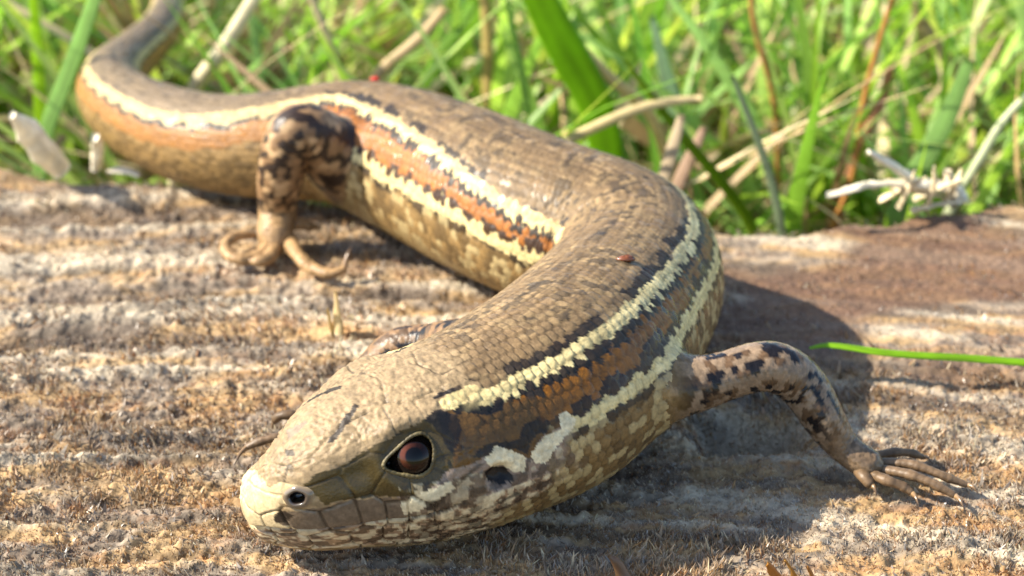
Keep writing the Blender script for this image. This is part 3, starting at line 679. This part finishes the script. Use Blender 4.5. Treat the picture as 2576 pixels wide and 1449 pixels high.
# eyes, lids, nostrils
def basis(nv_, s_dir):
    u = unit(s_dir - (s_dir @ nv_) * nv_); return u, np.cross(nv_, u)
def sphere(R_, nu=40, nv__=64):
    a = np.linspace(0, np.pi, nu); b = np.arange(nv__) / nv__ * 2 * np.pi
    Aa, Bb = np.meshgrid(a, b, indexing='ij'); return Aa, Bb
eye_pix = np.array(eye_poly)
for sd_ in (1, -1):
    p0, nv_ = EYE[sd_]; tv_ = np.interp(se, su, np.arange(4000)); tdir = T0[int(tv_)]
    nv_ = unit(nv_ + .12 * np.array([0, 0, 1])); u_, v_ = basis(nv_, tdir)
    cen = p0 - nv_ * (ER * .80)
    Aa, Bb = sphere(ER)
    V_ = cen + ER * (np.cos(Aa)[..., None] * nv_ + (np.sin(Aa) * np.cos(Bb))[..., None] * u_ + (np.sin(Aa) * np.sin(Bb))[..., None] * v_)
    rr = ER * np.sin(Aa)
    pu = lin((6, 5, 5)); irc = lin((84, 44, 28)); rim = lin((18, 12, 10))
    ang = .5 + .5 * np.cos(Bb - (2.6 if sd_ > 0 else -2.6))
    ic = irc * (.05 + 1.0 * (.9 * ang ** 4 + .14 * noise(Bb * 5, rr * 6, seed=97)))[..., None]
    cc = np.where((rr < .46)[..., None], pu, np.where((rr < .66)[..., None], ic, rim)); cc = np.where((Aa > np.pi / 2)[..., None], rim, cc)
    eye_o = mesh_obj('eye', V_.reshape(-1, 3), grid_faces(*Aa.shape), M_eye, skink, cc.reshape(-1, 3), offset=org_)
    # beaded lid rim around the almond opening, lying on the head
    idx = [hit(a, b, smax=HEADEND) for a, b in eye_poly]
    loop = np.array([BV2[i, j if sd_ > 0 else NT - 1 - j] for i, j in idx]); loop = np.vstack([loop, loop[:1]])
    tl = np.r_[0, np.cumsum(np.linalg.norm(np.diff(loop, axis=0), axis=1))]
    ext = np.vstack([loop[-4:-1], loop, loop[1:4]]); te_ = np.r_[tl[-4:-1] - tl[-1], tl, tl[1:4] + tl[-1]]
    q = np.linspace(0, tl[-1], 241)[:-1]; Lp = spline(te_, ext, q)
    dist = np.linalg.norm(Lp - cen, axis=1); Lp = cen + (Lp - cen) * np.maximum(1, (ER + .06) / dist)[:, None]
    Tn = unit(np.roll(Lp, -1, 0) - np.roll(Lp, 1, 0)); No = unit(Lp - cen); Bo = np.cross(Tn, No)
    bead = .062 + .012 * np.abs(np.sin(q / tl[-1] * np.pi * 30)) + .035 * noise(q * 2.5, 0 * q, seed=99); an = np.arange(14) / 14 * 2 * np.pi
    ring = Lp[:, None] + bead[:, None, None] * (No[:, None] * np.cos(an)[None, :, None] + Bo[:, None] * np.sin(an)[None, :, None] * 1.3)
    Fr = grid_faces(241, 14) % (240 * 14)
    lc = lin((92, 82, 54)) * (.35 + 1.0 * noise(q * 3.2, 0 * q, seed=98))[:, None]
    mesh_obj('eyelid', ring.reshape(-1, 3), Fr, M_lid, skink, np.repeat(lc[:, None], 14, 1).reshape(-1, 3), offset=org_)
    # nostril: raised glossy ring with a dark hole
    p0, nv_ = NOS[sd_]; u_, v_ = basis(nv_, tdir); an = np.arange(40) / 40 * 2 * np.pi
    prof = [(.74, -.12), (.64, .03), (.52, .10), (.42, .11), (.35, .05), (.31, -.12), (.26, -.4), (.02, -.45)]
    V_ = np.array([[p0 + nv_ * h_ + (u_ * math.cos(a) * 1.08 + v_ * math.sin(a) * .86) * r_ * (1 + .05 * math.sin(2 * a + 1) + .03 * math.sin(5 * a)) for a in an] for r_, h_ in prof])
    cc = np.array([lin((140, 122, 92)), lin((112, 98, 78)), lin((90, 80, 68)), lin((78, 68, 58)), lin((40, 32, 28)), lin((16, 11, 9)), lin((8, 6, 5)), lin((8, 6, 5))])
    mesh_obj('nostril', V_.reshape(-1, 3), grid_faces(len(prof), 40), M_wet, skink, np.repeat(cc[:, None], 40, 1).reshape(-1, 3), offset=org_)

# ------------------------------------------------------------------ grass
def blades(base, tipd, length, width, bend, colr, tipc, seg=7, fold=.25):
    """flat tapering blades: base (n,3), direction, length, width, sideways bend vector"""
    n_ = len(base); tq_ = np.linspace(0, 1, seg)
    d = unit(tipd); sid = unit(np.cross(d, unit(bend + 1e-6 * rng.normal(size=(n_, 3))))) ; tw = rng.normal(size=n_) * .5
    V = np.zeros((n_, seg, 3, 3)); C_ = np.zeros((n_, seg, 3, 3))
    for k, t_ in enumerate(tq_):
        c_ = base + d * (length * t_)[:, None] + bend * (length * t_ * t_)[:, None]
        w = width * (1 - t_ ** 2.2) * (.75 + .5 * min(1, t_ * 3)) * .5 + .02
        nrm = np.cross(sid, d); sd2 = sid * np.cos(tw * t_)[:, None] + nrm * np.sin(tw * t_)[:, None]
        V[:, k, 0] = c_ - sd2 * w[:, None]; V[:, k, 2] = c_ + sd2 * w[:, None]; V[:, k, 1] = c_ - nrm * (w * fold)[:, None]
        C_[:, k] = (colr * (1 - t_) + tipc * t_)[:, None]
    m = 3 * seg; bi = np.arange(n_)[:, None] * m; F = []
    for k in range(seg - 1):
        for j in (0, 1): F.append(bi + np.array([[k * 3 + j, k * 3 + j + 1, k * 3 + 4 + j, k * 3 + 3 + j]]))
    return V.reshape(-1, 3), np.concatenate(F), C_.reshape(-1, 3)
GP = lin([(112, 150, 28), (130, 166, 40), (92, 140, 30), (150, 176, 90), (120, 160, 84), (84, 124, 36), (160, 178, 62)])
SP = lin([(186, 168, 128), (160, 138, 104), (206, 190, 150), (158, 136, 104), (172, 144, 100), (146, 122, 90)])
def lawn(nb, ymax, seed, dry=False, lift=14, xmax=1e9):
    r_ = np.random.default_rng(seed)
    y = 108 + (ymax - 108) * r_.random(nb) ** 1.3; x = (r_.random(nb) - .5) * 2 * (y * .26 + 25)
    k = (y > y_back(x) + 3.0) & (x < xmax * (.4 + r_.random(nb))); x, y = x[k], y[k]; n_ = len(x)
    if not dry:
        thin = r_.random(n_) < .45 + .65 * sstep(.36, .6, fbm(x / 24, y / 24, seed=111)) + .25 * sstep(0, 30, x); x, y = x[thin], y[thin]; n_ = len(x)
    gap = y - y_back(x); thin = (r_.random(n_) < .25 + .75 * sstep(8, 34, gap)) & ~((x < -34) & (gap < 16)); x, y = x[thin], y[thin]; n_ = len(x)
    z = ground_z(x, y) - .5; base = np.stack([x, y, z], -1)
    az = r_.random(n_) * 6.283
    if dry:
        tilt = .5 + .9 * r_.random(n_); L_ = 10 + 30 * r_.random(n_); w = .4 + 1.0 * r_.random(n_) ** 2
        base[:, 2] += lift * r_.random(n_) ** 1.5
        d = np.stack([np.cos(az) * np.sin(tilt), np.sin(az) * np.sin(tilt), np.cos(tilt)], -1); bend = .25 * r_.normal(size=(n_, 3)); bend[:, 2] = -.1
        c_ = SP[r_.integers(0, len(SP), n_)] * (.85 + .6 * r_.random(n_))[:, None]; tc_ = c_
    else:
        tilt = .10 + .5 * r_.random(n_) ** 1.5; L_ = 20 + 34 * r_.random(n_) ** 1.2; w = .7 + 1.5 * r_.random(n_) ** 1.8
        d = np.stack([np.cos(az) * np.sin(tilt), np.sin(az) * np.sin(tilt), np.cos(tilt)], -1)
        bend = np.stack([np.cos(az), np.sin(az), -.45 + 0 * az], -1) * (.12 + .5 * r_.random(n_))[:, None]
        c_ = GP[r_.integers(0, len(GP), n_)] * (1.22 + .7 * r_.random(n_))[:, None]; tc_ = c_ * .9 + .1 * lin((190, 180, 90))
        c_ = c_ * .8 + .2 * lin((200, 196, 120))
    ok = np.ones(n_, bool)
    for t_ in (.35, .6, .8, 1.0):                               # none hangs over the wood
        q = base + d * (L_ * t_)[:, None] + bend * (L_ * t_ * t_)[:, None]; ok &= (q[:, 1] > y_back(q[:, 0]) + 2.0) | (q[:, 2] < -6)
        if t_ == 1.0: ok &= q[:, 1] > y_back(q[:, 0]) + 1.5
    # nor through the tail
    tl_ = C0[1500:4000:20]
    for t_ in (.2, .4, .6, .8, 1.0):
        q = base + d * (L_ * t_)[:, None] + bend * (L_ * t_ * t_)[:, None]
        ok &= (((q[:, None] - tl_[None]) ** 2).sum(-1).min(1) > 4.0 ** 2)
    return blades(base[ok], d[ok], L_[ok], w[ok], bend[ok], c_[ok], tc_[ok])
def merge(ps):
    off = 0; Vs, Fs, Cs = [], [], []
    for v, f, c in ps: Vs.append(v); Fs.append(f + off); Cs.append(c); off += len(v)
    return np.concatenate(Vs), np.concatenate(Fs), np.concatenate(Cs)
V_, F_, C_ = merge([lawn(9500, 330, 201), lawn(5000, 900, 202)])
tag(mesh_obj('grass', V_, F_, M_grass, colr=C_), 'green grass growing behind the log', 'grass', kind='stuff')
V_, F_, C_ = merge([lawn(7000, 300, 203, True), lawn(3000, 900, 204, True), lawn(4200, 260, 205, True, 22, 8), lawn(2400, 182, 206, True, 16)])
tag(mesh_obj('dry_thatch', V_, F_, M_straw, colr=C_), 'dry brown straw litter between the grass blades', 'straw', kind='stuff')

# ------------------------------------------------------------------ single blades, straws and stems that stand out
def strip(name, pts, y, colr, label, cat, mat=None, thin=.14, grow=True, node=None, group=None, tipc=None, lean=0.0):
    """pts: photo x, y, half width px, tip first; grown ones run on down to the soil"""
    mat = mat or M_grass
    ct = [at_y(p[0], p[1], y + lean * (p[1] - pts[-1][1]) / -100.0) for p in pts]; rd = [p[2] * mm_per_px(c_) for p, c_ in zip(pts, ct)]
    if grow:
        d = unit(ct[-1] - ct[-2]); gz = float(ground_z(ct[-1][0], ct[-1][1])) - 1.0
        dz = ct[-1][2] - gz
        ct.append(ct[-1] + np.array([d[0] * min(dz, 8) * .5, 1.0, -dz * .5])); rd.append(rd[-1] * .9)
        ct.append(np.array([ct[-1][0] + d[0] * 2, y + 1.5, gz])); rd.append(rd[-1] * .75)
    ct = np.array(ct); rd = np.array(rd)
    k = tube(ct, rd, m=14, ds=.5, round_end=False, squash=thin, u0=(-.55, -1, .25))
    V = k['V']
    c_ = np.asarray(colr)[None, None] * (.62 + .3 * noise(k['S'] / 2.5, k['A'] / 70, seed=len(bpy.data.objects)) + .45 * noise(k['S'] / 9, k['A'] / 14, seed=len(bpy.data.objects) + 3))[..., None]
    if tipc is not None: f_ = np.clip(1 - k['S'] / (k['L'] * .35), 0, 1)[..., None]; c_ = c_ * (1 - f_) + np.asarray(tipc) * f_
    if node:                                                     # swollen darker joints along a stalk
        for q in node:
            g_ = np.exp(-((k['S'] / k['L'] - q) * k['L'] / .9) ** 2)[..., None]
            V = V + k['N'] * .25 * g_; c_ = c_ * (1 - .5 * g_)
    o = k['C'][-1].copy() if grow else k['C'].mean(0)
    if not grow: o[2] = V[..., 2].min()
    caps = np.array([[i for i in range(14)]]); caps2 = caps[:, ::-1] + (k['n'] - 1) * 14
    ob = mesh_obj(name, V.reshape(-1, 3), [grid_faces(k['n'], 14), caps, caps2], mat, colr=c_.reshape(-1, 3), offset=o)
    ob.location = Vector(o * .001)
    return tag(ob, label, cat, group)
G = lambda *c: lin(c)
strip('grass_blade', [(1325, -70, 40), (1395, 70, 54), (1455, 180, 56), (1500, 270, 48)], 156, G(126, 180, 16), 'broad bright green grass blade, widest one behind the back', 'grass blade', thin=.08)
strip('grass_blade', [(262, -70, 18), (195, 120, 25), (145, 250, 25), (112, 350, 24)], 158, G(130, 172, 84), 'pale bluish green grass blade leaning beside the tail', 'grass blade', thin=.12)
strip('grass_blade', [(80, -40, 14), (95, 120, 20), (104, 300, 22)], 168, G(146, 190, 20), 'narrow upright yellow-green blade next to the pale bluish one', 'grass blade', thin=.12)
strip('grass_blade', [(1842, 190, 5), (1890, 310, 10), (1960, 545, 13)], 146, G(150, 166, 130), 'thin grey-green grass blade standing right at the log edge', 'grass blade', thin=.25)
strip('grass_blade', [(2440, 150, 16), (2370, 320, 28), (2265, 520, 30)], 156, G(134, 172, 92), 'wide pale green blade behind the orange stem', 'grass blade', thin=.1)
strip('grass_blade', [(2320, 50, 12), (2410, 190, 17), (2500, 350, 17)], 165, G(160, 172, 104), 'pale dry-tipped blade slanting across the green ones', 'grass blade', thin=.12, tipc=G(176, 160, 120))
strip('grass_blade', [(1570, 150, 6), (1740, 370, 15), (1890, 570, 17)], 152, G(136, 168, 34), 'yellow-green blade slanting down to the log edge', 'grass blade', thin=.12)
strip('grass_blade', [(1200, 0, 12), (1130, 110, 18), (1060, 230, 18)], 172, G(112, 156, 40), 'green blade among the straw above the hip', 'grass blade', thin=.12)
strip('grass_blade', [(1640, 40, 8), (1680, 200, 22), (1720, 360, 24)], 166, G(150, 178, 140), 'milky blue-green blade above the bend of the body', 'grass blade', thin=.1)
strip('straw', [(672, -60, 17), (600, 60, 19), (540, 150, 20), (478, 240, 19)], 166, G(228, 216, 176), 'thick pale straw stalk with joints behind the tail', 'straw', M_straw, .8, node=(.38, .62))
strip('straw', [(776, -30, 10), (810, 60, 12), (852, 180, 13)], 170, G(200, 184, 144), 'short pale straw between the jointed stalk and the red mite', 'straw', M_straw, .6)
strip('straw', [(1120, 20, 13), (1040, 110, 15), (950, 190, 15)], 166, G(176, 152, 108), 'tan straw lying slanted above the hip', 'straw', M_straw, .6)
strip('straw', [(1214, -40, 15), (1226, 90, 16), (1226, 270, 16)], 174, G(170, 150, 90), 'upright tan straw beside the broad blade', 'straw', M_straw, .5)
strip('straw', [(1470, 130, 14), (1545, 205, 17), (1625, 275, 15)], 156, G(210, 186, 118), 'thick yellowish straw meeting the forked straw', 'straw', M_straw, .7)
strip('straw', [(1765, 248, 9), (1650, 262, 13), (1540, 300, 14), (1430, 352, 14), (1370, 390, 12)], 152, G(206, 186, 134), 'long pale straw lying just behind the back', 'straw', M_straw, .6)
strip('straw', [(1715, 290, 10), (1690, 380, 19), (1665, 470, 17)], 150, G(194, 174, 142), 'faded broad straw leaf beside the pinkish one', 'straw', M_straw, .25)
strip('straw', [(1772, 320, 10), (1740, 390, 18), (1700, 480, 18)], 153, G(164, 136, 114), 'pinkish brown dead leaf behind the shoulder bend', 'straw', M_straw, .25)
strip('straw', [(2600, 225, 9), (2520, 310, 11), (2465, 400, 12), (2405, 500, 9)], 150, G(186, 192, 150), 'pale jointed stem standing by the white root tuft', 'straw', M_straw, .8, node=(.3,))
strip('orange_stem', [(2262, -60, 6), (2210, 110, 7), (2165, 300, 8), (2142, 450, 7), (2095, 570, 7)], 158, G(182, 128, 66), 'long orange-brown grass stem behind the log', 'stem', M_straw, .9)
strip('orange_stem', [(1888, -50, 8), (1900, 70, 9), (1940, 220, 8)], 164, G(182, 136, 74), 'short orange stem bending among the green blades', 'stem', M_straw, .9)
strip('orange_stem', [(2240, 170, 11), (2215, 260, 13), (2160, 370, 11)], 160, G(164, 112, 84), 'reddish brown stem forking from the orange one', 'stem', M_straw, .7)
# pieces lying on the log
def lying(name, pts, colr, label, cat, mat, thin=.6, m=14, rough_=.0):
    ct = np.array([at(p[0], p[1], p[3]) for p in pts]); rd = np.array([p[2] * mm_per_px(c_) for p, c_ in zip(pts, ct)])
    k = tube(ct, rd, m=m, ds=.25, round_end=False, squash=thin, u0=(-.7, -.5, 1))
    V = k['V'] + k['N'] * (rough_ * (noise(k['S'] * 1.5, k['A'] / 40, seed=len(bpy.data.objects)) - .5))[..., None]
    c_ = np.asarray(colr)[None, None] * (.55 + .35 * noise(k['S'] * 1.2, k['A'] / 50, seed=len(bpy.data.objects) + 9) + .5 * noise(k['S'] * .5, k['A'] / 16, seed=len(bpy.data.objects) + 4))[..., None]
    o = k['C'].mean(0); o[2] = V[..., 2].min()
    caps = np.array([list(range(m))]); caps2 = caps[:, ::-1] + (k['n'] - 1) * m
    ob = mesh_obj(name, V.reshape(-1, 3), [grid_faces(k['n'], m), caps, caps2], mat, colr=c_.reshape(-1, 3), offset=o); ob.location = Vector(o * .001)
    return tag(ob, label, cat)
lying('grass_blade', [(2036, 876, 4, 1.6), (2075, 869, 10, 1.7), (2200, 884, 12, 1.6), (2400, 899, 13, 1.2), (2620, 915, 13, .8), (2900, 930, 11, .6)], G(130, 178, 22), 'single green grass blade lying on the wood by the elbow', 'grass blade', M_grass, .35)
lying('wood_chip', [(30, 290, 12, 6.2), (70, 330, 34, 4.4), (110, 380, 36, 2.4), (155, 428, 26, .4)], G(238, 230, 206), 'big bleached wood chip leaning up beside the tail', 'wood chip', M_straw, .75, rough_=.25)
lying('wood_chip', [(238, 345, 12, 3.6), (246, 385, 20, 1.8), (240, 425, 14, .3)], G(238, 230, 206), 'small upright bleached chip under the tail', 'wood chip', M_straw, .75, rough_=.2)
lying('wood_chip', [(268, 432, 9, .6), (310, 428, 16, .7), (350, 444, 8, .5)], G(232, 222, 196), 'flat bleached chip lying under the tail', 'wood chip', M_straw, .4, rough_=.2)
lying('root_tuft', [(2078, 490, 6, 2.2), (2160, 472, 10, 2.6), (2240, 462, 12, 2.4), (2330, 468, 20, 1.8), (2400, 478, 24, 1.0), (2430, 500, 14, .4)], G(232, 222, 196), 'bleached forked root lying on the log edge', 'root', M_straw, .6, rough_=.3)
lying('root_tuft', [(2186, 380, 8, 5.2), (2235, 412, 17, 4.0), (2290, 446, 15, 2.4), (2340, 480, 12, .9)], G(238, 230, 206), 'thick white straw stub rising from the bleached root', 'root', M_straw, .6, rough_=.2)
lying('root_tuft', [(2384, 430, 10, 2.6), (2392, 470, 20, 1.4), (2404, 520, 22, .2)], G(222, 208, 178), 'pale fibrous tuft at the end of the bleached root', 'root', M_straw, .6, rough_=.4)
for q, (xa, ya, xb, yb_, za, zb) in enumerate([(2215, 505, 2330, 448, .5, 3.2), (2260, 520, 2300, 430, .4, 3.6), (2300, 500, 2420, 452, .5, 2.6), (2330, 522, 2350, 420, .3, 3.8), (2240, 478, 2390, 500, 1.6, .6), (2290, 530, 2440, 505, .3, .5), (2370, 515, 2420, 425, .3, 3.2)]):
    o = lying('straw', [(xb, yb_, 5, zb), (.5 * (xa + xb) + 8, .5 * (ya + yb_) - 6, 9, .5 * (za + zb) + .3), (xa, ya, 10, za)], lin((226, 210, 172)), 'short bleached straw in the tuft around the forked root', 'straw', M_straw, .5, rough_=.2)
    o['group'] = 'bleached straw tuft'
# splinters that belong to the log
def splinter(pts, colr):
    o = lying('splinter', pts, colr, None, None, M_fibre, .45, m=8, rough_=.2)
    loc = np.array(o.location) * 1000 - np.array([0, 110, GZ]); o.parent = log; o.location = Vector(loc * .001)
splinter([(842, 733, 3, 2.6), (848, 775, 14, 1.5), (852, 838, 24, -.2)], G(226, 206, 156))
splinter([(822, 775, 3, 1.6), (828, 800, 10, .8), (834, 836, 14, -.2)], G(210, 190, 140))
splinter([(1928, 1418, 3, 1.4), (1945, 1440, 14, .7), (1965, 1475, 20, -.2)], G(170, 120, 52))
splinter([(1975, 1408, 3, 1.6), (1992, 1435, 12, .8), (2010, 1470, 16, -.2)], G(176, 132, 62))
splinter([(2030, 1425, 3, 1.2), (2040, 1445, 10, .6), (2050, 1475, 13, -.2)], G(160, 112, 50))
splinter([(1530, 1398, 3, 1.4), (1560, 1430, 18, .6), (1580, 1475, 22, -.3)], G(120, 92, 66))
# red mite and a crumb of bark on the lizard's back
i_, j_ = hit(945, 186, smin=40); pm = BV[i_, j_] + BN[i_, j_] * .12
Aa, Bb = sphere(1, 12, 18); mr = .20 * (1 + .12 * np.cos(2 * Bb))
Vm = pm + np.stack([mr * 1.25 * np.sin(Aa) * np.cos(Bb), mr * np.sin(Aa) * np.sin(Bb), .75 * mr * np.cos(Aa)], -1)
mt = empty('red_mite', pm)
mesh_obj('body', Vm.reshape(-1, 3), grid_faces(12, 18), M_claw, mt, np.tile(lin((196, 46, 22)), (12 * 18, 1)), offset=pm)
for q in range(8):
    a = q * .785 + .4; e = np.array([math.cos(a), math.sin(a), 0]); k = tube([pm + e * .12, pm + e * .26 + [0, 0, .06], pm + e * .36 + [0, 0, -.12]], [.025, .022, .012], m=6, ds=.08, round_end=False)
    mesh_obj('leg', k['V'].reshape(-1, 3), grid_faces(k['n'], 6), M_claw, mt, np.tile(lin((170, 60, 30)), (k['n'] * 6, 1)), offset=pm)
tag(mt, 'tiny red mite sitting on the lizard above its hip', 'mite')
i_, j_ = hit(1573, 655, smax=40); pc = BV[i_, j_] + BN[i_, j_] * .1
V1 = pc + np.stack([.46 * np.sin(Aa) * np.cos(Bb), .26 * np.sin(Aa) * np.sin(Bb), .18 * np.cos(Aa)], -1) * (.7 + .6 * noise(Aa * 2, Bb * 1.5, seed=7))[..., None]
cb = mesh_obj('bark_crumb', V1.reshape(-1, 3), grid_faces(12, 18), M_claw, colr=np.tile(lin((110, 62, 34)), (216, 1)), offset=pc); cb.location = Vector(pc * .001)
tag(cb, 'small brown bark crumb stuck on the back', 'crumb')
